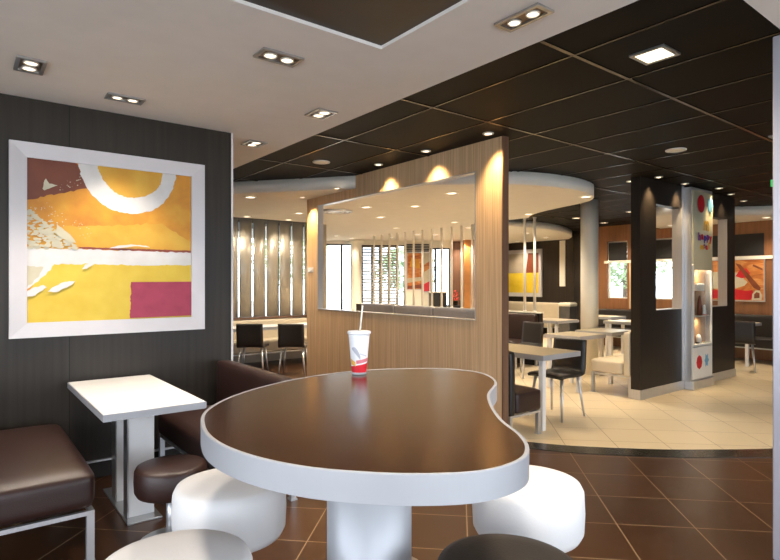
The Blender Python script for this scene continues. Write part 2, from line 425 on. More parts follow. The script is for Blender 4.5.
window(3, 3.08, 3.62, .8, 2.42, (3.22,))
# louvres above the poster
lv = bmesh.new()
for k in range(5): bx(lv, 2.42, 3.04, -.03, -.002, 2.32 + k * .045, 2.345 + k * .045)
o = obj('louvre_grille', lv, M_mull, None, FA, FR); tag(o, 'dark louvre grille above the orange poster on the far window wall', 'grille')
def poster(name, label, base, rz, s0, s1, z0, z1, shapes, bg, fm=M_alu):
    p = thing(name, label, 'poster', (base[0], base[1], 0), rz)
    fr = bmesh.new()
    for b in ((s0 - .02, s0, z0 - .02, z1 + .02), (s1, s1 + .02, z0 - .02, z1 + .02), (s0, s1, z0 - .02, z0), (s0, s1, z1, z1 + .02)): bx(fr, b[0], b[1], -.022, -.001, b[2], b[3])
    obj('poster_frame', fr, fm, p)
    bm = bmesh.new(); bx(bm, s0, s1, -.012, -.001, z0, z1)
    mats = [bg]
    for k, (m, pts) in enumerate(shapes):
        if m not in mats: mats.append(m)
        f = bm.faces.new([bm.verts.new((x, -.0125 - .0004 * k, z)) for x, z in pts]); f.material_index = mats.index(m)
    me_o = obj('poster_print', bm, mats, p)
    return p
P_food = noisecol('print_orange', [(.3, (.30, .07, .012)), (.5, (.55, .19, .04)), (.7, (.70, .38, .14))], 3, sx=(1, 1, 3), distort=1)
P_foodd = noisecol('print_brown', [(.3, (.14, .03, .01)), (.7, (.24, .06, .02))], 6)
poster('orange_poster', 'small orange food poster on the far window wall, seen between the chrome poles', FA, FR, 2.44, 2.84, 1.28, 2.28,
       [(P_cream, [(2.44, 1.45), (2.84, 1.52), (2.84, 1.62), (2.44, 1.58)]), (P_foodd, [(2.44, 1.3), (2.84, 1.3), (2.84, 1.42), (2.44, 1.36)]), (P_gold, [(2.5, 1.9), (2.8, 1.85), (2.75, 2.1), (2.55, 2.15)])], P_food)
poster('cream_poster', 'narrow cream and red poster right of the small orange one on the far wall', FA, FR, 2.9, 3.05, 1.22, 2.28,
       [(M_red, [(2.9, 1.22), (3.05, 1.22), (3.05, 1.5), (2.9, 1.42)]), (P_food, [(2.9, 1.75), (3.05, 1.85), (3.05, 2.05), (2.9, 1.95)])], P_cream)
a, b_ = fpt(3.66, .02), fpt(3.9, .02)
struct('trim_7', boxes([(3.64, 3.91, -.03, -.001, 0, 2.60)]), M_oak_edge, FA, FR)
pc = fpt(4.12, .16); o = obj('chestnut_pillar', boxes([(-.14, .14, -.12, .12, 0, 2.617)]), mat('orange_brown_panel', (.50, .22, .06), .45), None, (pc[0], pc[1], 0.007), FR); tag(o, 'glowing orange-brown pillar at the right end of the far window wall', 'pillar')
pc = fpt(1.04, .24)
o = obj('white_column', lathe([(.15, 0), (.15, .04), (.135, .05), (.135, 2.50), (.20, 2.54), (.20, 2.600)], seg=32), M_column, None, (pc[0], pc[1], .007)); tag(o, 'round white column between the two far windows, seen through the oak opening', 'column')

# right-hand wall windows, blinds and the light rail above them
RB = (11.8, 7.3, 0); RR = -pi / 2
for n, s0, s1 in ((4, .31, .80), (5, 1.37, 2.25)):
    w = window(n, s0, s1, 1.10, 2.40, (), RB, RR, M_column, .03)
    obj('roller_blind', boxes([(s0 + .03, s1 - .03, .02, .045, 1.93, 2.37)]), M_dark, w)
struct('trim_8', boxes([(.25, 5.3, -.03, -.001, 1.90, 1.96)]), M_column, RB, RR)
struct('trim_10', boxes([(2.58, 3.47, -.02, -.001, 1.97, 2.38)]), M_dark, RB, RR)
o = obj('brown_post', boxes([(.87, 1.10, -.05, -.001, 0.88, 1.895)]), M_oak, None, RB, RR); tag(o, 'pale brown upright post between the two right-hand windows', 'post')
def yy(l): return [(7.3 - y, z) for y, z in l]
shp = [(P_cream, yy([(4.72, 1.67), (4.29, 1.65), (4.11, 1.60), (4.17, 1.53), (4.10, 1.47), (4.15, 1.40), (4.30, 1.35), (4.72, 1.34)])),
       (M_red, yy([(4.31, 1.58), (4.22, 1.72), (4.12, 1.73), (4.06, 1.64), (4.09, 1.56), (4.2, 1.54)])),
       (M_red, yy([(4.72, 1.15), (4.72, 1.31), (4.29, 1.33), (4.12, 1.30), (4.02, 1.32), (3.98, 1.2), (4.06, 1.13)])),
       (P_foodd, yy([(4.31, 1.83), (4.22, 1.80), (3.88, 1.36), (3.90, 1.30), (4.0, 1.36)])),
       (P_foodd, yy([(4.0, 1.80), (3.85, 1.72), (3.85, 1.68), (4.02, 1.77)])),
       (P_cream, yy([(4.03, 1.13), (4.02, 1.24), (3.97, 1.31), (3.90, 1.31), (3.86, 1.22), (3.87, 1.13)])),
       (P_foodd, yy([(3.99, 1.16), (3.99, 1.24), (3.95, 1.28), (3.90, 1.26), (3.90, 1.17)]))]
poster('food_poster', 'large orange, red and cream abstract poster on the chestnut right-hand wall', RB, RR, 2.58, 3.47, 1.12, 1.89, shp, P_food)

# yellow framed picture on the far dark wall
def framed(name, label, loc, rz, w, h, fw):
    p = thing(name, label, 'picture', loc, rz)
    fr = bmesh.new()
    o_ = [(0, 0), (w, 0), (w, h), (0, h)]; i_ = [(fw, fw), (w - fw, fw), (w - fw, h - fw), (fw, h - fw)]
    for k in range(4):
        j = (k + 1) % 4; q = [o_[k], o_[j], i_[j], i_[k]]
        A = [fr.verts.new((x, -.045 + (.012 if t_ > 1 else 0), z)) for t_, (x, z) in enumerate(q)]; B = [fr.verts.new((x, -.001, z)) for x, z in q]
        fr.faces.new(A); fr.faces.new(B[::-1])
        for t_ in range(4): fr.faces.new((A[t_], B[t_], B[(t_ + 1) % 4], A[(t_ + 1) % 4]))
    obj('picture_frame', fr, M_frame, p)
    return p
p = framed('framed_picture', 'distant white-framed yellow and brown picture right of the oak partition', (12.9, 10.94, 1.06), -pi / 2, 1.34, 1.35, .11)
bm = bmesh.new(); bx(bm, .1, 1.24, -.02, -.002, .1, 1.25)
for k, (mi, q) in enumerate(((1, [(.1, .1), (1.24, .1), (1.24, .68), (.1, .68)]), (2, [(.1, .68), (.78, .68), (.72, 1.25), (.1, 1.25)]), (3, [(.78, .68), (1.24, .68), (1.24, 1.25), (.86, 1.25)]))):
    f = bm.faces.new([bm.verts.new((x, -.0205 - k * .0003, z)) for x, z in q]); f.material_index = mi
obj('canvas', bm, [P_white, noisecol('canvas_yellow', [(.3, (.72, .50, .02)), (.7, (.80, .58, .05))], 5), noisecol('canvas_taupe', [(.3, (.34, .28, .20)), (.7, (.42, .35, .26))], 5), P_brown], p)
struct('trim_11', boxes([(.0, .17, -.03, -.001, 1.36, 2.60)]), M_column, (12.9, 9.02, 0), -pi / 2)

# ------------------------------------------------------------------ big abstract painting (near, left wall)
FWD, FH = 1.338, 1.357
p = framed('framed_painting', 'large silver-framed orange, yellow and white abstract painting on the dark left wall', (.268, 4.6, 1.069), 0, FWD, FH, .104)
W_, H_ = 1.13, 1.149
bm = bmesh.new(); mats = [P_orange, P_yellow, P_gold, P_brown, P_white, P_cream, P_mag, P_line]
X0, Z0 = .102, .104
rr = random.Random(3)
def rag(pts, amp, step=.02, skip=()):
    out = []
    for i in range(len(pts)):
        a, b = Vector(pts[i]), Vector(pts[(i + 1) % len(pts)])
        n = max(1, int((b - a).length / step)) if i not in skip else 1
        for s in range(n):
            q = a.lerp(b, s / n)
            if s: q += Vector((rr.uniform(-amp, amp), rr.uniform(-amp, amp)))
            out.append((min(W_, max(0, q.x)), min(H_, max(0, q.y))))
    return out
lay = [0]
def paint(m, pts):
    lay[0] += 1; y = -.0205 - lay[0] * .00003
    vs = [bm.verts.new((X0 + x, y, Z0 + z)) for x, z in pts]
    f = bm.faces.new(vs); f.material_index = mats.index(m)
bx(bm, X0, X0 + W_, -.02, -.002, Z0, Z0 + H_)
paint(P_gold, rag([(.43, 1.149), (.50, 1.02), (.60, .93), (.71, .92), (.83, .97), (.90, 1.06), (.93, 1.149)], .004, .03, (6,)))
paint(P_brown, rag([(0, 1.149), (.304, 1.149), (.381, .975), (.187, .915), (0, .855)], .006, .02, (0, 4)))
paint(P_gold, rag([(.03, .66), (.9, .75), (1.12, .62), (1.12, .54), (.35, .54)], .01, .03))
paint(P_yellow, rag([(0, 0), (1.13, 0), (1.13, .43), (.15, .43), (0, .20)], .004, .03, (0, 1)))
paint(P_line, rag([(.315, .541), (1.13, .542), (1.13, .522), (.33, .526)], .002, .02, (1,)))
paint(P_white, rag([(0, .52), (.315, .526), (.518, .524), (1.13, .524), (1.13, .424), (.733, .415), (.381, .418), (.166, .411), (.114, .335), (0, .233)], .005, .02, (3, 9)))
paint(P_cream, rag([(0, .40), (.10, .39), (.06, .31), (0, .24)], .008, .02, (3,)))
# broad white arc with ragged edges, open at the top edge of the canvas
ocx, ocz, ro, ri = .665, 1.165, .345, .232
ring = []
N = 60
for i in range(N + 1):
    a = pi + pi * i / N; ring.append((ocx + (ro + rr.uniform(-.006, .006)) * cos(a), min(H_, ocz + (ro + .012 + rr.uniform(-.006, .006)) * sin(a))))
inn = []
for i in range(N + 1):
    a = pi + pi * i / N; inn.append((ocx + .005 + (ri + .035 * sin(a * 1.0) * -cos(a) + rr.uniform(-.004, .004)) * cos(a), min(H_, ocz + (ri + rr.uniform(-.004, .004)) * sin(a))))
lay[0] += 1; y = -.0205 - lay[0] * .00003
for i in range(N):
    q = [ring[i], ring[i + 1], inn[i + 1], inn[i]]
    if max(abs(q[0][1] - q[1][1]), abs(q[0][0] - q[1][0])) < 1e-6: continue
    f = bm.faces.new([bm.verts.new((X0 + x, y, Z0 + z)) for x, z in q]); f.material_index = 4
# speckled white patch at the left
for _ in range(230):
    x = rr.random() ** 1.3 * .31; top = .80 - x * .84
    z = .52 + rr.random() * max(.02, top - .52)
    if rr.random() < .15: z += rr.uniform(0, .05)
    s = rr.uniform(.006, .019) * (1 if x < .2 else .7)
    a0 = rr.random() * 6
    paint(P_cream, [(min(W_, max(0, x + s * 1.4 * cos(a0 + k * 1.2566) * rr.uniform(.6, 1.2))), z + s * .7 * sin(a0 + k * 1.2566)) for k in range(5)])
for _ in range(50):
    x = rr.uniform(.02, .40); z = .86 - x * .55 + rr.uniform(-.06, .05); s = rr.uniform(.002, .005)
    paint(P_cream, [(max(0, x - s), z), (x, z - s), (x + s, z), (x, z + s)])
paint(P_cream, rag([(.18, .70), (.26, .63), (.30, .57), (.27, .57), (.18, .62)], .006, .02))
paint(P_white, rag([(.124, .215), (.18, .212), (.27, .262), (.295, .292), (.23, .285), (.16, .25)], .004, .015))
paint(P_white, rag([(0, .18), (.05, .19), (.12, .245), (.10, .262), (.03, .24), (0, .22)], .004, .015, (5,)))
paint(P_white, rag([(.34, .378), (.37, .383), (.42, .415), (.36, .415)], .003, .015))
paint(P_white, rag([(.52, .538), (.58, .540), (.70, .562), (.81, .556), (.78, .568), (.67, .573), (.58, .560)], .002, .02))
paint(P_mag, rag([(.672, .284), (1.13, .288), (1.13, .012), (.665, .008)], .005, .014, (0, 1, 2)))
paint(P_cream, rag([(.093, .94), (.105, 1.00), (.114, 1.015), (.134, .981), (.187, .974), (.145, .953), (.104, .929)], .003, .015))
for _ in range(24):
    x = rr.uniform(.20, .34); z = .96 + (x - .2) * .5 + rr.uniform(-.03, .03); s = rr.uniform(.002, .007)
    paint(P_cream, [(x - s, z), (x, z - s * .6), (x + s, z), (x, z + s * .6)])
obj('canvas', bm, mats, p)

# ------------------------------------------------------------------ light switch on the oak partition
o = thing('light_switch', 'small white switch plate at the far left end of the oak partition', 'switch', (3.829, 6.69, 1.63))
obj('switch_plate', box(-.008, 0, -.075, .075, -.032, .032, .003), M_white, o); obj('rocker', box(-.012, -.0075, -.03, .03, -.02, .02, .002), M_white, o)

# ------------------------------------------------------------------ lamps
def spot(loc, energy, ang, col=(1, .80, .56), blend=.6, rad=.03, rot=(0, 0, 0), parent=None):
    l = bpy.data.lights.new('spot', 'SPOT'); l.energy = energy * 4; l.spot_size = radians(ang); l.spot_blend = blend; l.color = col; l.shadow_soft_size = max(rad, .055)
    o = bpy.data.objects.new('lamp_spot', l); C.objects.link(o); o.location = loc; o.rotation_euler = rot
    if parent: o.parent = parent
    return o
G_D = 'round recessed downlights'
def downlight(x, y, z, label, energy=20, ang=95, r=.05, col=(1, .85, .66), blend=.8, grp=G_D, tilt=(0, 0, 0)):
    t = thing('downlight', label, 'downlight', (x, y, z), 0, grp)
    obj('lamp_rim', lathe([(r * .78, -.006), (r * .82, -.010), (r * 1.15, -.008), (r * 1.2, -.0005), (r * .78, -.0005)], seg=28, cap=False), M_chrome, t)
    obj('lamp_lens', lathe([(r * .78, -.0005), (r * .78, -.004), (r * .3, -.006), (.0005, -.0065)], seg=28), M_lamp, t)
    spot((0, 0, -.02), energy, ang, col, blend, .03, tilt, parent=t)
    return t
PG = 'downlights washing the oak partition'
for y, z, lab, sx in ((3.30, HC, 'round downlight above the near right end of the oak partition', 3.665), (4.12, HC, 'round downlight above the oak partition, second from its right end', 3.665),
                  (4.91, HC, 'round downlight above the oak partition, third from its right end', 3.665), (5.72, 2.61, 'round downlight in the white slab grazing the oak partition near its sharp corner', 3.64),
                  (6.62, 2.61, 'round downlight in the white slab above the far left end of the oak partition', 3.66)):
    downlight(sx, y, z, lab, 22, 78, .042, (1, .70, .36), .75, grp=PG, tilt=(0, radians(-19), 0))
SG = 'downlights in the round white slab'
for x, y, lab in ((3.1, 7.04, 'round downlight in the white slab just right of the dark wall end'), (4.44, 8.155, 'round downlight in the white slab near the oak partition, above the black chairs'),
                  (4.9, 6.88, 'round downlight in the slab, leftmost of the larger ones through the oak opening'), (5.84, 7.77, 'round downlight in the slab, second from left through the oak opening'),
                  (7.27, 9.12, 'small round downlight in the slab close to the fifth chrome pole'), (5.42, 6.34, 'round downlight in the middle of the slab through the oak opening'),
                  (3.95, 9.12, 'small downlight close to the silver vertical vanes, left one'), (4.75, 9.12, 'small downlight close to the silver vertical vanes, right one'), (5.01, 5.13, 'largest round downlight seen through the oak opening, at upper right'), (7.44, 7.55, 'round downlight in the slab beside the rightmost chrome poles'),
                  (6.64, 4.24, 'round downlight at the rounded tip of the white slab'), (7.3, 11.5, 'round downlight in the slab in front of the white column'), (7.55, 5.9, 'tiny downlight at the slab edge beside the oak partition end')):
    downlight(x, y, 2.61, lab, 8 if y > 9.1 and x < 6 else 34, 125, .075, grp=SG)
for x, y, lab in ((8.5, 8.2, 'round downlight on the far slab above the rightmost chrome poles'), (9.1, 9.9, 'round downlight on the far slab in front of the far right window'), (8.7, 10.1, 'round downlight on the far slab above the orange poster'),
                  (8.75, 11.2, 'round downlight on the far slab above the window blinds'), (10.55, 8.3, 'round downlight on the far slab above the distant yellow picture'), (11.9, 8.75, 'round downlight on the far slab right of the yellow picture'), (12.45, 10.1, 'added downlight on the far slab to brighten the yellow picture, behind the oak partition end'), (10.7, 10.55, 'added downlight on the far slab to brighten the orange-brown pillar'), (8.15, 12.1, 'downlight on the far slab beside the round white column')):  # lamps by the yellow picture and orange-brown pillar are added to brighten them
    downlight(x, y, 2.625, lab, 34, 130, .085, grp='downlights in the far white slab')
for x, y, lab in ((9.85, 6.5, 'downlight in the dark ceiling just left of the white structural column'), (11.1, 6.65, 'distant downlight in the dark ceiling right of the white structural column'),
                  (9.75, 5.3, 'distant downlight in the dark ceiling touching the booth partition edge')):
    downlight(x, y, HC, lab, 42, 120, .075, grp='downlights in the dark ceiling')
BG = 'downlights around the charcoal booth partition'
for x, y, lab in ((6.84, 3.36, 'downlight in front of the near post of the charcoal partition'), (6.83, 3.72, 'downlight behind the near post of the charcoal partition'),
                  (7.57, 3.37, 'downlight in front of the first header of the charcoal partition'), (8.30, 3.24, 'downlight in front of the toy display cabinet'),
                  (9.0, 3.35, 'downlight right of the toy display cabinet'), (9.9, 3.5, 'small downlight past the far end of the charcoal partition')):
    downlight(x, y, HC, lab, 7 if 8 < x < 9.5 else 20, 70, .042, (1, .72, .40), .7, grp=BG, tilt=(radians(18) if y < 3.5 else radians(-18), 0, 0))
for x, y, lab in ((11.3, 5.3, 'downlight in the right-hand slab seen through the first booth opening'), (11.25, 3.62, 'downlight in the right-hand slab above the food poster')):
    downlight(x, y, 2.61, lab, 26, 130, .08, grp='downlights in the right-hand slab')

def twin(x, y, lx, ly, label, e=12, z=SZ):
    t = thing('twin_spotlight', label, 'spotlight', (x, y, z), 0, 'twin spotlights in the white ceiling')
    fr = bmesh.new(); w = .02
    for b in ((-lx / 2, lx / 2, -ly / 2, -ly / 2 + w), (-lx / 2, lx / 2, ly / 2 - w, ly / 2), (-lx / 2, -lx / 2 + w, -ly / 2 + w, ly / 2 - w), (lx / 2 - w, lx / 2, -ly / 2 + w, ly / 2 - w)): bx(fr, *b, -.012, -.0004)
    obj('fixture_frame', fr, M_steel, t)
    obj('backing_plate', boxes([(-lx / 2 + w, lx / 2 - w, -ly / 2 + w, ly / 2 - w, -.003, -.0005)]), M_brass, t)
    ax = lx > ly
    for s in (-1, 1):
        cx, cy = (s * lx * .21, 0) if ax else (0, s * ly * .21)
        r = min(lx, ly) * .27
        lp = obj('lamp_ring', lathe([(r * .8, -.003), (r, -.003), (r, -.012), (r * .85, -.014), (r * .8, -.006)], cx, cy, 24, cap=False), M_chrome, t)
        obj('lamp_bulb', lathe([(r * .8, -.003), (r * .78, -.007), (r * .3, -.011), (.0005, -.012)], cx, cy, 24), M_lamp, lp)
        spot((cx, cy, -.03), e, 84, (1, .87, .72), .7, .03, parent=t)
    return t
twin(.332, 3.89, .15, .25, 'twin ceiling spotlight above the left part of the big painting')
twin(.915, 4.185, .24, .135, 'twin ceiling spotlight nearest the dark wall, above the big painting')
twin(1.44, 2.88, .25, .145, 'twin ceiling spotlight left of the dark recess corner')
twin(2.175, 3.64, .17, .21, 'twin ceiling spotlight right of the recess corner, third along the ceiling edge')
twin(2.149, 4.8, .17, .21, 'smallest and farthest twin ceiling spotlight, beyond the end of the dark wall')
twin(1.28, .95, .25, .14, 'added twin spotlight in the dark recess above the curved bar table, out of view', 13, HC - .005)  # added out of view to brighten the bar table and stools
twin(.30, .80, .25, .14, 'added twin spotlight in the dark recess left of the bar table, out of view', 13, HC - .005)  # unseen fixture, added for more light on the stools
twin(-.30, 3.2, .25, .14, 'added unseen twin spotlight in the white ceiling, beyond the left edge of view', 12)  # unseen fixture too, added as extra light from the left
twin(2.162, 1.72, .125, .265, 'largest twin ceiling spotlight at the top, right of the dark recess')

def square_lamp(x, y, label):
    t = thing('square_ceiling_lamp', label, 'ceiling lamp', (x, y, HC), 0, 'square lamps in the dark ceiling'); r = .1; w = .022
    fr = bmesh.new()
    for b in ((-r, r, -r, -r + w), (-r, r, r - w, r), (-r, -r + w, -r + w, r - w), (r - w, r, -r + w, r - w)): bx(fr, *b, -.012, -.001)
    obj('lamp_frame', fr, M_steel, t); obj('lamp_diffuser', boxes([(-r + w, r - w, -r + w, r - w, -.008, -.001)]), M_lamp_s, t)
    spot((0, 0, -.03), 30, 130, (1, .82, .58), .9, .08, parent=t)
square_lamp(3.15, 1.57, 'bright square lamp in the dark ceiling right of the big white ceiling band')
square_lamp(5.80, 1.72, 'square lamp in the dark ceiling partly hidden by the right-hand pillar')
for x, y, lab in ((3.10, 5.19, 'round white speaker grille in the dark ceiling above the white slab'), (5.58, 2.57, 'round white speaker grille in the dark ceiling right of centre')):
    t = thing('ceiling_speaker', lab, 'speaker', (x, y, HC), 0, 'ceiling speakers')
    obj('speaker_rim', lathe([(.075, -.001), (.095, -.001), (.095, -.008), (.080, -.012), (.075, -.008)], seg=32, cap=False), M_white, t)
    obj('speaker_grille', cyl(.075, -.007, -.001, seg=32), M_column, t)
t = thing('air_diffuser', 'large round ring air vent in the white slab inside the oak opening', 'air vent', (4.79, 7.56, 2.61))
for k, r in enumerate((.27, .20, .13)):
    obj('vent_ring', lathe([(r, -.001), (r, -.018), (r - .022, -.022), (r - .045, -.010), (r - .045, -.001)], seg=44, cap=False), M_alu, t)
obj('vent_cone', cyl(.07, -.014, -.001, seg=30), M_alu, t)
t = thing('strip_light', 'thin white strip light in the dark ceiling seen through the first booth opening', 'strip light', (9.42, 4.50, HC), math.atan2(.12, 1.03))
obj('strip_housing', boxes([(-.5, .5, -.04, .04, -.008, -.001)]), M_steel, t); obj('strip_diffuser', boxes([(-.49, .49, -.03, .03, -.018, -.008)]), emis('strip_white', (1, .95, .88), 3), t)
t = thing('exit_sign', 'small green and white emergency exit sign hanging by the right-hand pillar', 'exit sign', (7.50, 2.28, 2.60), radians(-50)); t.scale = (.7, .7, 1)
obj('sign_face', box(-.13, .13, -.012, .012, -.03, .05, .004), M_green, t)
obj('sign_arrow', boxes([(-.06, .02, -.0145, -.012, .002, .018), (.02, .035, -.0145, -.012, -.008, .028)]), emis('exit_white', (.8, 1, .85), 1.2), t)
obj('sign_bracket', boxes([(-.01, .01, -.008, .008, .05, .164)]), M_steel, t)

# ------------------------------------------------------------------ near furniture
# curved bar-height table
kp = [(.468, 1.351), (.537, 1.514), (.689, 1.668), (.906, 1.783), (1.10, 1.826), (1.26, 1.822), (1.42, 1.762), (1.565, 1.65), (1.607, 1.49), (1.505, 1.315), (1.297, 1.161), (1.115, .963),
      (1.02, .815), (.947, .738), (.871, .701), (.773, .703), (.685, .747), (.602, .818), (.518, .925), (.464, 1.057), (.445, 1.2)]
kc = (.905, 1.255)
kl = [(x - kc[0], y - kc[1]) for x, y in spline(kp, 8)]
t = thing('bar_table', 'tall curved bar table with glossy brown top, white edge and round white pedestal', 'table', (kc[0], kc[1], 0))
obj('tabletop', prism(inset(kl, .008), 1.052, 1.1), M_tabletop, t)
eb = bmesh.new(); n = len(kl); ins = inset(kl, .009)
zs = [(kl, 1.043), (kl, 1.099), (inset(kl, .0015), 1.1012), (inset(kl, .006), 1.1012), (ins, 1.1)]
rings = [[eb.verts.new((x, y, z)) for x, y in q] for q, z in [(ins, 1.043)] + zs]
for a, b in zip(rings, rings[1:]):
    for i in range(n):
        f = eb.faces.new((a[i], a[(i + 1) % n], b[(i + 1) % n], b[i])); f.smooth = False
obj('edge_band', eb, M_edgeband, t)
obj('underside', prism(inset(kl, .012), 1.044, 1.0515), M_white, t)
obj('pedestal', cyl(.118, .012, 1.0435, seg=48), M_edgeband, t)
obj('base_plate', lathe([(.225, 0), (.225, .006), (.217, .012), (0.001, .012)], seg=48), M_steel, t)

def bar_stool(name, label, x, y, ztop, r, th, m, grp, rpost=.03):
    t = thing(name, label, 'stool', (x, y, 0), 0, grp)
    e = .028
    prof = [(.001, ztop - th), (r - e, ztop - th), (r - e * .4, ztop - th + e * .25), (r, ztop - th + e), (r + .003, ztop - th / 2), (r, ztop - e), (r - e * .35, ztop - e * .3), (r - e, ztop - .002), (r * .6, ztop + .004), (.001, ztop + .006)]
    obj('seat_cushion', lathe(prof, seg=56), m, t)
    obj('seat_plate', cyl(r * .6, ztop - th - .012, ztop - th - .0004, seg=32), M_steel, t)
    obj('post', cyl(rpost, .012, ztop - th - .012, seg=24), M_alu, t)
    obj('base_plate', lathe([(.17, 0), (.17, .006), (.16, .012), (.001, .013)], seg=40), M_steel, t)
    return t
BS = 'stools round the curved bar table'
bar_stool('bar_stool', 'white round drum stool at the left side of the curved bar table', .721, 1.80, .785, .183, .185, M_wleather, BS)
bar_stool('bar_stool', 'white round drum stool at the right side of the curved bar table', 1.523, 1.195, .785, .183, .185, M_wleather, BS)
bar_stool('bar_stool', 'white round stool cut off by the bottom left of the photo, nearest the camera', .413, 1.377 - .0, .785, .183, .185, M_wleather, BS)
bar_stool('bar_stool', 'dark brown round stool at the bottom, right of the white pedestal', 1.034, .868, .785, .176, .17, M_leather2, BS)
bar_stool('bar_stool', 'stool mostly hidden behind the curved bar table, only its floor plate showing', 1.72, 2.20, .785, .183, .185, M_wleather, BS)
bar_stool('low_stool', 'low round brown leather stool on a silver post by the white table', .945, 3.22, .435, .192, .165, M_leather, None, .028)

# paper cup on the bar table
t = thing('paper_cup', 'white and red paper soft drink cup with lid and straw on the bar table', 'cup', (1.214, 1.751, 1.1012)); t.scale = (.91, .91, .91)
def rcup(z): return .030 + (.045 - .030) * z / .17
cp = [(.001, .004), (.028, .004), (.029, 0), (.030, 0)] + [(rcup(z), z) for z in [.17 * k / 10 for k in range(1, 11)]] + [(.001, .17)]
obj('cup_body', lathe(cp, seg=40), M_paperw, t)
obj('lid', lathe([(.045, .168), (.0485, .169), (.0495, .173), (.049, .179), (.046, .181), (.044, .178), (.041, .181), (.001, .181)], seg=40), M_paperw, t)
obj('straw', rod((.004, 0, .175), (.012, -.008, .288), .0038), mat('straw_white', (.85, .8, .68), .4), t)
def cupband(f_lo, f_hi, a0, a1, n=26, off=.0006):
    bm = bmesh.new(); pr = None
    for i in range(n + 1):
        a = a0 + (a1 - a0) * i / n; s = i / n; q = []
        for z in (f_lo(s), (f_lo(s) + f_hi(s)) / 2, f_hi(s)): q.append(bm.verts.new(((rcup(z) + off) * cos(a), (rcup(z) + off) * sin(a), z)))
        if pr:
            for k in range(2): bm.faces.new((pr[k], q[k], q[k + 1], pr[k + 1]))
        pr = q
    return bm
camdir = math.atan2(-1.775, -1.232)
obj('red_band', cupband(lambda s: .009, lambda s: .030 + .022 * s, camdir - 1.9, camdir + 1.9), M_redcup, t)
obj('red_band', cupband(lambda s: .045 + .012 * s, lambda s: .060 + .012 * s, camdir - .35, camdir + 1.6), mat('cup_pink', (.72, .22, .26), .4), t)
obj('yellow_mark', cupband(lambda s: .043 - .008 * s, lambda s: .066 - .012 * s, camdir - 1.2, camdir - .45), M_yel, t)
obj('grey_swirl', cupband(lambda s: .108 - .045 * s, lambda s: .112 - .035 * s + .018 * sin(3.1 * s), camdir - .85, camdir + .15), M_grey, t)
obj('grey_swirl', cupband(lambda s: .085 - .01 * s, lambda s: .092 - .012 * s, camdir + .1, camdir + .9), mat('cup_palegrey', (.62, .63, .68), .5), t)

# rectangular cafe tables with slab legs
def cafe_table(label, x0, x1, y0, y1, h=.74, th=.04, leg='y', grp='rectangular cafe tables', m=M_white, rz=0):
    cx, cy = (x0 + x1) / 2, (y0 + y1) / 2; lx, ly = (x1 - x0) / 2, (y1 - y0) / 2
    t = thing('cafe_table', label, 'table', (cx, cy, FZ), rz, grp)
    obj('tabletop', box(-lx + .002, lx - .002, -ly + .002, ly - .002, h - th, h, .003), m, t)
    e = bmesh.new(); w = .003
    for b in ((-lx - w, lx + w, -ly - w, -ly + .0018), (-lx - w, lx + w, ly - .0018, ly + w), (-lx - w, -lx + .0018, -ly, ly), (lx - .0018, lx + w, -ly, ly)): bx(e, *b, h - th - .002, h - .003)
    obj('edge_band', e, M_edgeband, t)
    return t, lx, ly, h - th
FZ = 0
t, lx, ly, hh = cafe_table('white rectangular table under the painting, against the dark wall', .615, 1.17, 3.30, 4.54, grp=None)
obj('leg', box(-.075, .075, -.27, -.235, .012, hh, .002), M_white, t); obj('leg', box(-.075, .075, .05, .085, .012, hh, .002), M_white, t)
obj('leg_facing', boxes([(-.082, -.0755, -.275, -.17, .012, hh), (-.082, -.0755, .05, .16, .012, hh)]), M_steel, t)
obj('base_plate', box(-.10, .10, -.36, .36, 0, .012, .003), M_steel, t)

def bench(name, label, x0, x1, y0, y1, side, m, h=.45, hb=.82, th=.17, back_t=.11, legm=M_alu, grp=None, fz=0, backm=None, puff=.025, cr=.03):
    """padded bench; side says which edge carries the backrest: W, E, S or N"""
    cx, cy = (x0 + x1) / 2, (y0 + y1) / 2
    t = thing(name, label, 'bench', (cx, cy, fz), 0, grp)
    lx, ly = (x1 - x0) / 2, (y1 - y0) / 2
    sx0, sx1, sy0, sy1 = -lx, lx, -ly, ly
    if side == 'W': b = (-lx, -lx + back_t, -ly, ly); sx0 += back_t + .002
    if side == 'E': b = (lx - back_t, lx, -ly, ly); sx1 -= back_t + .002
    if side == 'S': b = (-lx, lx, -ly, -ly + back_t); sy0 += back_t + .002
    if side == 'N': b = (-lx, lx, ly - back_t, ly); sy1 -= back_t + .002
    obj('seat', cushion(sx0, sx1, sy0, sy1, h - th, h, cr, puff, side=.006), m, t)
    if hb: obj('backrest', cushion(*b, h - th - .02, hb, .03, .004, side=.006), backm or m, t)
    zt = h - th - .022
    fr = bmesh.new(); w = .016
    for q in ((-lx + .01, lx - .01, -ly + .005, -ly + .03), (-lx + .01, lx - .01, ly - .03, ly - .005), (-lx + .01, -lx + .035, -ly + .03, ly - .03), (lx - .035, lx - .01, -ly + .03, ly - .03)): bx(fr, *q, zt - .002, zt + .02)
    obj('frame', fr, legm, t)
    for sx in (-1, 1):
        for sy in (-1, 1):
            px, py = sx * (lx - .028), sy * (ly - .023)
            lb = boxes([(px - .018, px + .018, py - .018, py + .018, .012, zt - .002)]); bx(lb, px - .024, px + .024, py - .024, py + .024, 0, .012)
            obj('leg', lb, legm, t)
    return t
bench('leather_bench', 'brown leather bench at the left edge, left of the white table', -.12, .565, 3.20, 4.50, 'W', M_leather, .475, .82, .20, .1, puff=.03, cr=.05)
bench('leather_bench', 'brown leather bench behind the bar table, backrest to the right of the white table', 1.22, 1.79, 3.30, 4.52, 'E', M_leather, .45, .81, .17, .11)

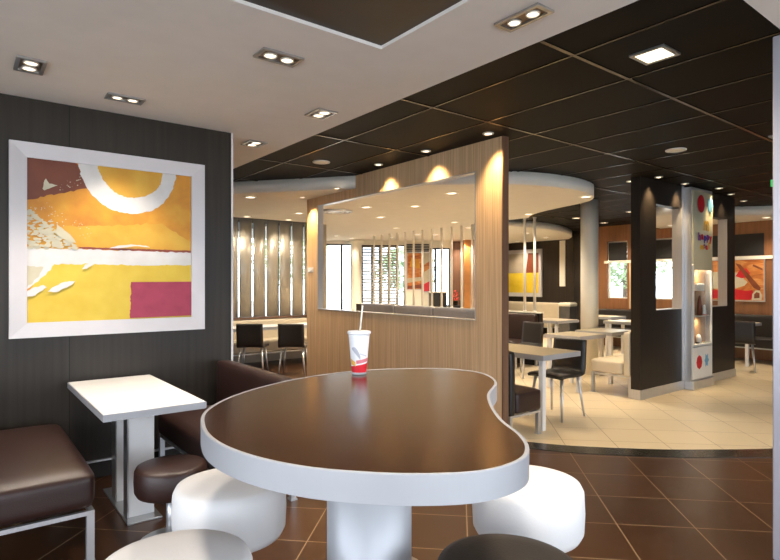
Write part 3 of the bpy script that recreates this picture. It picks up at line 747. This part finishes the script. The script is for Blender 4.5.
# right-hand pillar, close to the camera
t = thing('pillar', 'tall lilac-silver pillar at the right edge of the photo', 'pillar', (3.52, .90, 0))
obj('pillar_shaft', box(-.155, .155, -.155, .155, .0, SZ - .0005, .006), M_pillar, t)

# ------------------------------------------------------------------ chairs
FZ = .006
def make_chair(label, m=M_black, seat_m=None):
    """moulded shell chair on four tapered silver legs, facing +y"""
    t = thing('cafe_chair', label, 'chair', (0, 0, 0), 0, None)
    bm = bmesh.new(); nx, ny = 8, 8
    def shell(prof, w0, w1, th):
        bm = bmesh.new(); top = []; bot = []
        for j, (y, z) in enumerate(prof):
            w = w0 + (w1 - w0) * j / (len(prof) - 1); r1 = []; r2 = []
            for i in range(9):
                u = i / 4 - 1; c = .012 * u * u
                dy, dz = (prof[min(j + 1, len(prof) - 1)][0] - prof[max(j - 1, 0)][0], prof[min(j + 1, len(prof) - 1)][1] - prof[max(j - 1, 0)][1])
                L = math.hypot(dy, dz); nyv, nz = -dz / L, dy / L
                if nz < 0 or (abs(nz) < .3 and nyv > 0): pass
                a = Vector((u * w, y, z)); nrm = Vector((0, -nyv, -nz))
                r1.append(bm.verts.new(a - nrm * c)); r2.append(bm.verts.new(a - nrm * c + nrm * th))
            top.append(r1); bot.append(r2)
        for G, fl_ in ((top, 0), (bot, 1)):
            for j in range(len(G) - 1):
                for i in range(8):
                    q = (G[j][i], G[j][i + 1], G[j + 1][i + 1], G[j + 1][i]); f = bm.faces.new(q if not fl_ else q[::-1]); f.smooth = True
        for j in range(len(top) - 1):
            for i in (0, 8): bm.faces.new((top[j][i], top[j + 1][i], bot[j + 1][i], bot[j][i]))
        for i in range(8):
            for j in (0, -1): bm.faces.new((top[j][i], top[j][i + 1], bot[j][i + 1], bot[j][i]))
        return bm
    obj('seat', shell([(.21, .435), (.19, .448), (.10, .45), (0, .445), (-.10, .442), (-.17, .447)], .20, .19, .028), seat_m or m, t)
    obj('backrest', shell([(-.17, .447), (-.20, .462), (-.212, .50), (-.222, .58), (-.232, .68), (-.244, .78), (-.248, .805)], .19, .185, .022), m, t)
    for sx in (-1, 1):
        for sy, yt in ((1, .15), (-1, -.14)):
            obj('leg', rod((sx * .15, yt, .425), (sx * .19, yt + sy * .06, 0), .016, .010, 12), M_alu, t)
    t.scale = (1.08, 1.05, 1.02)
    return t
CG = 'black shell chairs'
chair0 = make_chair('black shell chair with silver legs tucked at the near right-hand table'); chair0['group'] = CG
chair0.location = (5.13, 3.63, FZ); chair0.rotation_euler = (0, 0, radians(92))
FD = -math.atan2(.615, .789)
FLR = 0
for x, y, rz, lab in ((3.66, 8.22, FD + .05, 'black shell chair facing the silver vanes, left of the pair beside the dark wall end'),
                      (4.18, 7.84, FD, 'black shell chair facing the silver vanes, right of the pair beside the oak partition'),
                      (6.95, 5.55, radians(88), 'black shell chair in the dark area left of the white structural column'),
                      (9.15, 7.22, radians(180), 'greyish shell chair back beside the farther brown table'),
                      (10.22, 3.66, radians(-70), 'black shell chair at the table under the food poster, backrest towards the camera'),
                      (10.85, 3.05, radians(8), 'black shell chair at the table under the food poster, near the pillar'),
                      (10.45, 5.35, radians(90), 'grey shell chair at the tables by the right-hand windows')):
    dup(chair0, (x, y, 0 if x < 4.5 else FZ), rz, lab)

# ------------------------------------------------------------------ dining area right of the oak partition
def slab_table(label, x0, x1, y0, y1, m=M_white, legy=None, legw=.08, fz=.006, edge=M_edgeband, grp='rectangular cafe tables'):
    t, lx, ly, hh = cafe_table(label, x0, x1, y0, y1, m=m, th=.05, grp=grp)
    t.location.z = fz
    for sx in (-1, 1):
        for sy in (-1, 1):
            if sx > 0 and sy < 0: continue
            px, py = sx * (lx - .045), sy * (ly - .045)
            obj('leg', box(px - .025, px + .025, py - .025, py + .025, 0, hh, .003), M_white, t)
    return t
M_top2 = mat('warm_laminate', (.56, .48, .34), .3, var=.03)
slab_table('pale rectangular table nearest the oak partition end on the cream floor', 4.46, 5.08, 3.31, 4.32, M_top2)
bench('banquette', 'dark brown bench between the oak partition and the nearest pale table', 3.94, 4.41, 3.29, 4.35, 'W', M_leather, .43, .82, .2, .09, fz=.006, backm=M_black, puff=.01)
bench('banquette', 'cream leather bench backing onto the charcoal booth partition', 6.63, 8.6, 3.605, 4.17, 'S', M_cleather, .44, .83, .17, .11, fz=.006, puff=.012)
slab_table('pale table in front of the structural column, right of the other', 7.30, 7.98, 4.25, 4.84, M_top2)
slab_table('pale table beside the cream bench, the left one of two', 6.42, 7.04, 4.19, 4.74, M_top2)
slab_table('pale brown table behind the nearest pair, left of the structural column', 8.70, 9.40, 6.15, 6.85, M_top2)
slab_table('table half hidden behind the oak partition end, by the dark banquette', 6.6, 7.22, 6.15, 6.85, M_top2)
slab_table('far table under the right-hand window, beside the chestnut wall', 10.6, 11.2, 6.2, 6.9, M_top2)
slab_table('small table just left of the charcoal booth post, behind the cream bench', 9.5, 10.15, 5.0, 5.7, M_top2)
slab_table('table under the food poster on the chestnut wall', 10.70, 11.27, 3.70, 4.35, M_top2)
# structural column
o = obj('structural_column', lathe([(.135, 0), (.135, HC - .007)], seg=36), M_column, None, (7.93, 5.0, .0065)); tag(o, 'round cream structural column rising behind the pale tables', 'column')
# long banquettes
BG2 = 'banquette units along the low wall with chrome poles'
for y0, y1, lab in ((9.92, 11.2, 'brown banquette unit with painted sky sheen under the leftmost chrome poles'), (8.62, 9.86, 'brown banquette unit with painted sky sheen under the middle chrome poles'), (7.32, 8.56, 'brown banquette unit with painted sky sheen under the rightmost poles through the oak opening'),
                    (6.0, 7.26, 'dark brown banquette unit just right of the oak partition end')):
    bench('banquette', lab, 7.33, 7.945, y0, y1, 'E', M_sheen_leather if y0 > 7 else M_leather, .45, .94 if y0 > 7 else .90, .17, .13, fz=.006, grp=BG2, puff=.01)  # units behind the oak opening carry the sky sheen in their base colour
bench('banquette', 'long cream banquette along the dark wall under the distant yellow picture', 12.28, 12.88, 8.85, 11.1, 'E', M_cleather, .45, .90, .17, .12, fz=.006, puff=.01)
bench('banquette', 'long black banquette along the chestnut right-hand wall', 11.28, 11.78, 2.6, 7.2, 'E', M_black, .45, .85, .17, .10, fz=.006, puff=.01)
bench('banquette', 'cream banquette under the silver vertical vanes', 2.2, 5.4, 8.86, 9.44, 'N', M_cleather, .45, .78, .2, .14, puff=.01)
slab_table('long white table in front of the silver vertical vanes', 2.9, 5.1, 8.28, 8.78, M_white, fz=0)
# sill and vanes
struct('trim_9', boxes([(2.06, 5.58, 9.40, 9.499, .80, .83)]), M_oak_edge)
VG = 'silver vertical vanes over the left rear window'
vane0 = None
for i in range(11):
    x = 3.02 + .262 * i
    lab = 'tall silver vertical vane over the rear window, %s from the left' % ['first', 'second', 'third', 'fourth', 'fifth', 'sixth', 'seventh', 'eighth', 'ninth', 'tenth', 'eleventh'][i]
    if x > 5.75: break
    if vane0 is None:
        bm = bmesh.new(); pr = None
        for k in range(13):
            u = k / 12 * 2 - 1; xx = u * .118; yv = -.028 * (1 - u * u)
            q = [bm.verts.new((xx, yv, 0)), bm.verts.new((xx, yv, 1.776)), bm.verts.new((xx, yv + .008, 0)), bm.verts.new((xx, yv + .008, 1.776))]
            if pr:
                for a_, b2 in ((0, 1), (1, 3), (3, 2), (2, 0)):
                    f = bm.faces.new((pr[a_], q[a_], q[b2], pr[b2])); f.smooth = a_ in (0, 3)
            else: bm.faces.new((q[0], q[1], q[3], q[2]))
            pr = q
        bm.faces.new((pr[0], pr[1], pr[3], pr[2]))
        vane0 = obj('vertical_vane', bm, M_vane, None, (x, 9.44, .832), radians(0)); tag(vane0, lab, 'window vane', VG)
    else:
        v = vane0.copy(); C.objects.link(v); v.location = (x, 9.44, .832); v['label'] = lab
window(6, .9, 3.55, .80, 2.58, (1.8, 2.7), (2.05, 9.5, 0), 0)

# litter bin, red plant, dark boxes in the distance
t = thing('litter_bin', 'grey litter bin with cream top beside the distant cream banquette', 'bin', (12.05, 8.2, .0065))
obj('bin_body', box(-.16, .16, -.16, .16, 0, .86, .02), mat('bin_grey', (.10, .10, .10), .4, metal=.3), t); obj('bin_top', box(-.17, .17, -.17, .17, .861, .95, .03), M_column, t)
q = fpt(3.22, .35)
t = thing('dark_cabinet', 'black cabinet in front of the far right window, seen through the oak opening', 'cabinet', (q[0], q[1], .0065), FR)
obj('cabinet_body', box(-.2, .25, -.2, .2, 0, 1.18, .01), M_black, t); obj('cabinet_top', box(-.22, .27, -.22, .22, 1.1805, 1.21, .005), M_column, t)
q = fpt(3.62, 1.15)
t = thing('plant_stand', 'dark stand under the red plant by the orange-brown pillar', 'stand', (q[0], q[1], .0065), FR)
obj('stand_body', box(-.16, .16, -.16, .16, 0, .88, .01), M_black, t)
t = thing('red_plant', 'bright red plant in a dark pot by the orange-brown pillar', 'plant', (q[0], q[1], .8875), FR)
obj('pot', lathe([(.06, 0), (.08, .1), (.085, .1), (.07, .09), (.001, .09)], seg=24), M_black, t)
bm = bmesh.new(); rp = random.Random(5)
for _ in range(70):
    a = rp.random() * 6.28; rad = rp.uniform(.0, .12); z = .12 + rp.random() * .26 * (1 - rad * 4); c = Vector((rad * cos(a), rad * sin(a), z))
    d = Vector((cos(a), sin(a), rp.uniform(-.2, .9))).normalized() * .06; s_ = Vector((-sin(a), cos(a), 0)) * .022
    bm.faces.new([bm.verts.new(c - d * .2), bm.verts.new(c + d * .4 + s_), bm.verts.new(c + d), bm.verts.new(c + d * .4 - s_)])
obj('leaves', bm, mat('red_leaf', (.80, .02, .02), .4), t)

# ------------------------------------------------------------------ toy display cabinet in the booth partition
DX, DY = 7.78, 3.38
t = thing('toy_display', 'tall cream and silver toy display cabinet with lit shelves in the charcoal partition', 'display cabinet', (DX, DY, .0065))
Wd = .655; De = .098
cb = bmesh.new()
for b in ((0, .03, 0, De, .12, 2.74), (Wd - .03, Wd, 0, De, .12, 2.74), (.03, Wd - .03, De - .012, De, .12, 2.74), (.03, Wd - .03, 0, De - .012, .12, .14), (.03, Wd - .03, 0, De - .012, 2.70, 2.74)): bx(cb, *b)
obj('cabinet_shell', cb, M_alu, t)
obj('plinth', box(-.006, Wd + .004, -.03, De, 0, .118, .008), M_alu, t)
M_dcream = mat('display_cream', (.66, .62, .44), .4, var=.02)
M_dwhite = mat('display_white', (.75, .74, .70), .35, var=.02)
lp = obj('lower_panel', boxes([(.031, Wd - .031, -.012, .004, .141, .57)]), M_dwhite, t)
up = obj('upper_panel', boxes([(.031, Wd - .031, -.012, .004, 1.70, 2.699)]), M_dcream, t)
bn = bmesh.new(); pr = None
for k in range(15):
    u = k / 14 * 2 - 1; yv = -.012 - .03 * (1 - u * u)
    q = [bn.verts.new((Wd / 2 + u * .29, yv, 1.62)), bn.verts.new((Wd / 2 + u * .30, yv - .01, 2.68)), bn.verts.new((Wd / 2 + u * .29, yv + .004, 1.62)), bn.verts.new((Wd / 2 + u * .30, yv - .006, 2.68))]
    if pr:
        for a_, b2 in ((0, 1), (1, 3), (3, 2), (2, 0)):
            f = bn.faces.new((pr[a_], q[a_], q[b2], pr[b2])); f.smooth = True
    pr = q
obj('curved_banner', bn, M_dcream, t)
def disc(name, m, cx, cz, rx, rz_, y, par, n=28, star=0):
    bm = bmesh.new(); V = []
    for i in range(n):
        a = 2 * pi * i / n; k = 1 - (star if i % 2 else 0); V.append((cx + rx * k * cos(a), cz + rz_ * k * sin(a)))
    lo = [bm.verts.new((x, y, z)) for x, z in V]; hi = [bm.verts.new((x, y - .004, z)) for x, z in V]
    bm.faces.new(hi)
    for i in range(n): bm.faces.new((lo[i], lo[(i + 1) % n], hi[(i + 1) % n], hi[i]))
    return obj(name, bm, m, par)
M_blue = mat('print_blue', (.16, .38, .55), .4); M_gold = mat('print_gold', (.75, .42, .04), .35); M_purple = mat('print_purple', (.16, .03, .25), .4)
M_navy = mat('print_navy', (.04, .05, .30), .4)
disc('red_dot', M_red, .18, 2.52, .10, .12, -.050, t); disc('blue_star', M_blue, .46, 2.52, .10, .12, -.050, t, 16, .25)
disc('red_dot', M_red, .21, .36, .085, .095, -.0125, t, 8); disc('blue_star', M_blue, .44, .37, .07, .10, -.0125, t, 12, .4)
# golden arches
bm = bmesh.new()
for s in (-1, 1):
    pr = None
    for k in range(17):
        a = pi * k / 16; w = .006 + .005 * abs(cos(a))
        x, z = .33 + s * .036 + .036 * cos(a), 2.16 + .13 * sin(a)
        q = [bm.verts.new((x + cos(a) * w, -.054, z + sin(a) * w * 1.5)), bm.verts.new((x - cos(a) * w, -.054, z - sin(a) * w * 1.5)), bm.verts.new((x + cos(a) * w, -.060, z + sin(a) * w * 1.5)), bm.verts.new((x - cos(a) * w, -.060, z - sin(a) * w * 1.5))]
        if pr:
            for a_, b2 in ((0, 1), (1, 3), (3, 2), (2, 0)): bm.faces.new((pr[a_], q[a_], q[b2], pr[b2]))
        pr = q
obj('golden_arches', bm, M_gold, t)
def letters(txt, x, z, size, mm, par, y=-.054):
    for i, ch in enumerate(txt):
        cu = bpy.data.curves.new('letter', 'FONT'); cu.body = ch; cu.size = size; cu.extrude = .003; cu.offset = size * .03; cu.align_x = 'CENTER'
        tmp = bpy.data.objects.new('tmp', cu); C.objects.link(tmp)
        dg = bpy.context.evaluated_depsgraph_get(); me = bpy.data.meshes.new_from_object(tmp.evaluated_get(dg))
        bpy.data.objects.remove(tmp)
        me.transform(Matrix.Rotation(pi / 2, 4, 'X')); me.materials.clear(); me.materials.append(mm[i % len(mm)])
        o = bpy.data.objects.new('letter_' + ch.lower(), me); C.objects.link(o); o.parent = par; o.location = (x + i * size * .60, y, z + (.008 if i % 2 else -.006))
letters('happy', .12, 2.03, .145, (M_purple, M_red, M_navy, M_purple, M_red), t)
letters('meal', .20, 1.91, .12, (M_gold, M_purple, M_red, M_gold), t)
# lit vitrine
vt = bmesh.new()
for b in ((.031, .06, .58, 1.68), (Wd - .06, Wd - .031, .58, 1.68), (.06, Wd - .06, .58, .605), (.06, Wd - .06, 1.655, 1.68)): bx(vt, b[0], b[1], -.014, .006, b[2], b[3])
obj('vitrine_frame', vt, M_dwhite, t)
obj('vitrine_back', boxes([(.031, Wd - .031, De - .018, De - .0125, .58, 1.69)]), mat('vitrine_back', (.42, .24, .12), .25), t)
obj('vitrine_shelf', boxes([(.031, Wd - .031, .007, De - .019, .98, .992)]), M_dwhite, t)
obj('vitrine_shelf', boxes([(.031, Wd - .031, .007, De - .019, .58, .604)]), M_dwhite, t)
obj('vitrine_glass', boxes([(.06, Wd - .06, -.006, -.003, .605, 1.655)]), M_glass, t)
obj('vitrine_lamp', boxes([(.04, Wd - .04, .02, .05, 1.66, 1.672)]), emis('vitrine_lamp', (1, .85, .65), 25), t)
M_orange = mat('toy_orange', (.75, .22, .03), .3)
def toy(label, x, z, parts):
    q = thing('toy', label, 'toy', (DX + x, DY + .045, .0065 + z), 0, 'toys in the lit display cabinet')
    for nm, bm, m in parts: obj(nm, bm, m, q)
l_ = spot((Wd / 2, .03, 1.63), 4.5, 160, (1, .8, .55), 1, .02, parent=t); l_ = spot((Wd / 2, .03, .96), 2.5, 160, (1, .8, .55), 1, .02, parent=t)
toy('tall orange toy figure at the left of the lit display, upper shelf', .13, .9925, [('toy_body', lathe([(.03, 0), (.026, .08), (.034, .16), (.02, .26), (.03, .34), (.012, .40), (.001, .41)], seg=20), M_orange)])
toy('white box toy hanging high in the lit display', .33, 1.335, [('toy_body', box(-.12, .12, -.028, .028, 0, .10, .008), M_dwhite), ('toy_wire', boxes([(-.002, .002, -.002, .002, .1, .319)]), M_steel)])
toy('brown bell-shaped toy in the middle of the upper display shelf', .36, .9925, [('toy_body', lathe([(.031, 0), (.03, .1), (.022, .2), (.012, .27), (.001, .28)], seg=20), P_foodd)])
toy('small white and pink toy on the upper display shelf', .50, .9925, [('toy_body', lathe([(.028, 0), (.032, .04), (.018, .09), (.026, .12), (.001, .15)], seg=20), M_dwhite), ('toy_base', box(-.03, .03, -.03, .03, 0, .012, .003), mat('toy_pink', (.7, .25, .25), .4))])
toy('orange toy figure on the lower display shelf', .12, .6045, [('toy_body', lathe([(.028, 0), (.024, .1), (.03, .2), (.014, .30), (.001, .32)], seg=20), M_orange)])
toy('round white toy at the bottom of the lit display', .33, .6045, [('toy_body', lathe([(.02, 0), (.034, .04), (.034, .08), (.02, .12), (.001, .13)], seg=20), M_dwhite), ('toy_foot', box(-.05, .05, -.02, .02, 0, .02, .004), M_black)])

# ------------------------------------------------------------------ outdoors
struct('ground', boxes([(-30, 45, -30, 45, -.4, -.12)]), M_ground)
def tree(x, y, h, r, seed, label):
    rt = random.Random(seed)
    t = thing('tree', label, 'tree', (x, y, -.12), 0, 'trees outside the windows')
    obj('trunk', cyl(.16, 0, h * .62, seg=12, r2=.07), M_bark, t)
    bm = bmesh.new()
    for _ in range(1500):
        a, b = rt.random() * 6.283, math.acos(rt.uniform(-1, 1)); q = r * rt.uniform(.35, 1) ** .6 * (1 + .2 * sin(3 * a + seed))
        c = Vector((q * sin(b) * cos(a), q * sin(b) * sin(a), h * .68 + q * .8 * cos(b)))
        u = Vector((rt.uniform(-1, 1), rt.uniform(-1, 1), rt.uniform(-1, 1))).normalized(); w = u.orthogonal().normalized(); s_ = rt.uniform(.07, .16)
        bm.faces.new([bm.verts.new(c - u * s_), bm.verts.new(c - w * s_ * .45), bm.verts.new(c + u * s_), bm.verts.new(c + w * s_ * .45)])
    obj('foliage', bm, M_leaf, t)
tree(10.6, 20.5, 4.2, 1.7, 1, 'leafy green tree outside the far left window')
tree(14.5, 17.5, 3.2, 1.3, 2, 'green tree outside behind the horizontal blinds')
tree(19.5, 10.8, 3.6, 1.5, 3, 'pale green tree outside the first right-hand window')
tree(20.5, 6.3, 3.0, 1.2, 4, 'small tree outside the second right-hand window')

# ------------------------------------------------------------------ daylight
w = bpy.data.worlds.new('World'); S.world = w; w.use_nodes = True
nt = w.node_tree; bg = nt.nodes['Background']
bg.inputs[0].default_value = (.82, .90, 1, 1); bg.inputs[1].default_value = 6.3
def portal(loc, rot, sx, sy):
    l = bpy.data.lights.new('daylight_portal', 'AREA'); l.shape = 'RECTANGLE'; l.size = sx; l.size_y = sy; l.cycles.is_portal = True
    o = bpy.data.objects.new('daylight_portal', l); C.objects.link(o); o.location = loc; o.rotation_euler = rot
for cx in (-1.15, 1.85, 4.85): portal((cx, -2.6, 1.4), (pi / 2, 0, 0), 2.7, 2.2)
for cy in (2.4, -.5): portal((-3.1, cy, 1.4), (pi / 2, 0, -pi / 2), 2.6, 2.2)
portal((4.27, 9.62, 1.7), (pi / 2, 0, pi), 2.65, 1.8)
q = fpt(1.2, -.2); portal((q[0], q[1], 1.4), (pi / 2, 0, FR + pi), 2.4, 2.2)
portal((11.98, 6.0, 1.75), (pi / 2, 0, pi / 2), 2.0, 1.3)

# ------------------------------------------------------------------ camera
cam = bpy.data.cameras.new('Camera'); co = bpy.data.objects.new('Camera', cam); C.objects.link(co)
cam.sensor_width = 36; cam.lens = 553 / 780 * 36; cam.shift_y = 3 / 780
cam.clip_start = .05; cam.clip_end = 200
co.location = (0, 0, 1.45); co.rotation_euler = (pi / 2, 0, -math.atan(431 / 553))
S.camera = co
S.view_settings.view_transform = 'Standard'; S.view_settings.look = 'None'; S.view_settings.gamma = 1; S.view_settings.exposure = .08
S.view_settings.use_curve_mapping = False
S.cycles.use_denoising = True
S.cycles.max_bounces = 8; S.cycles.diffuse_bounces = 5; S.cycles.glossy_bounces = 4; S.cycles.transparent_max_bounces = 8
S.cycles.sample_clamp_indirect = 6; S.cycles.caustics_reflective = False; S.cycles.caustics_refractive = False
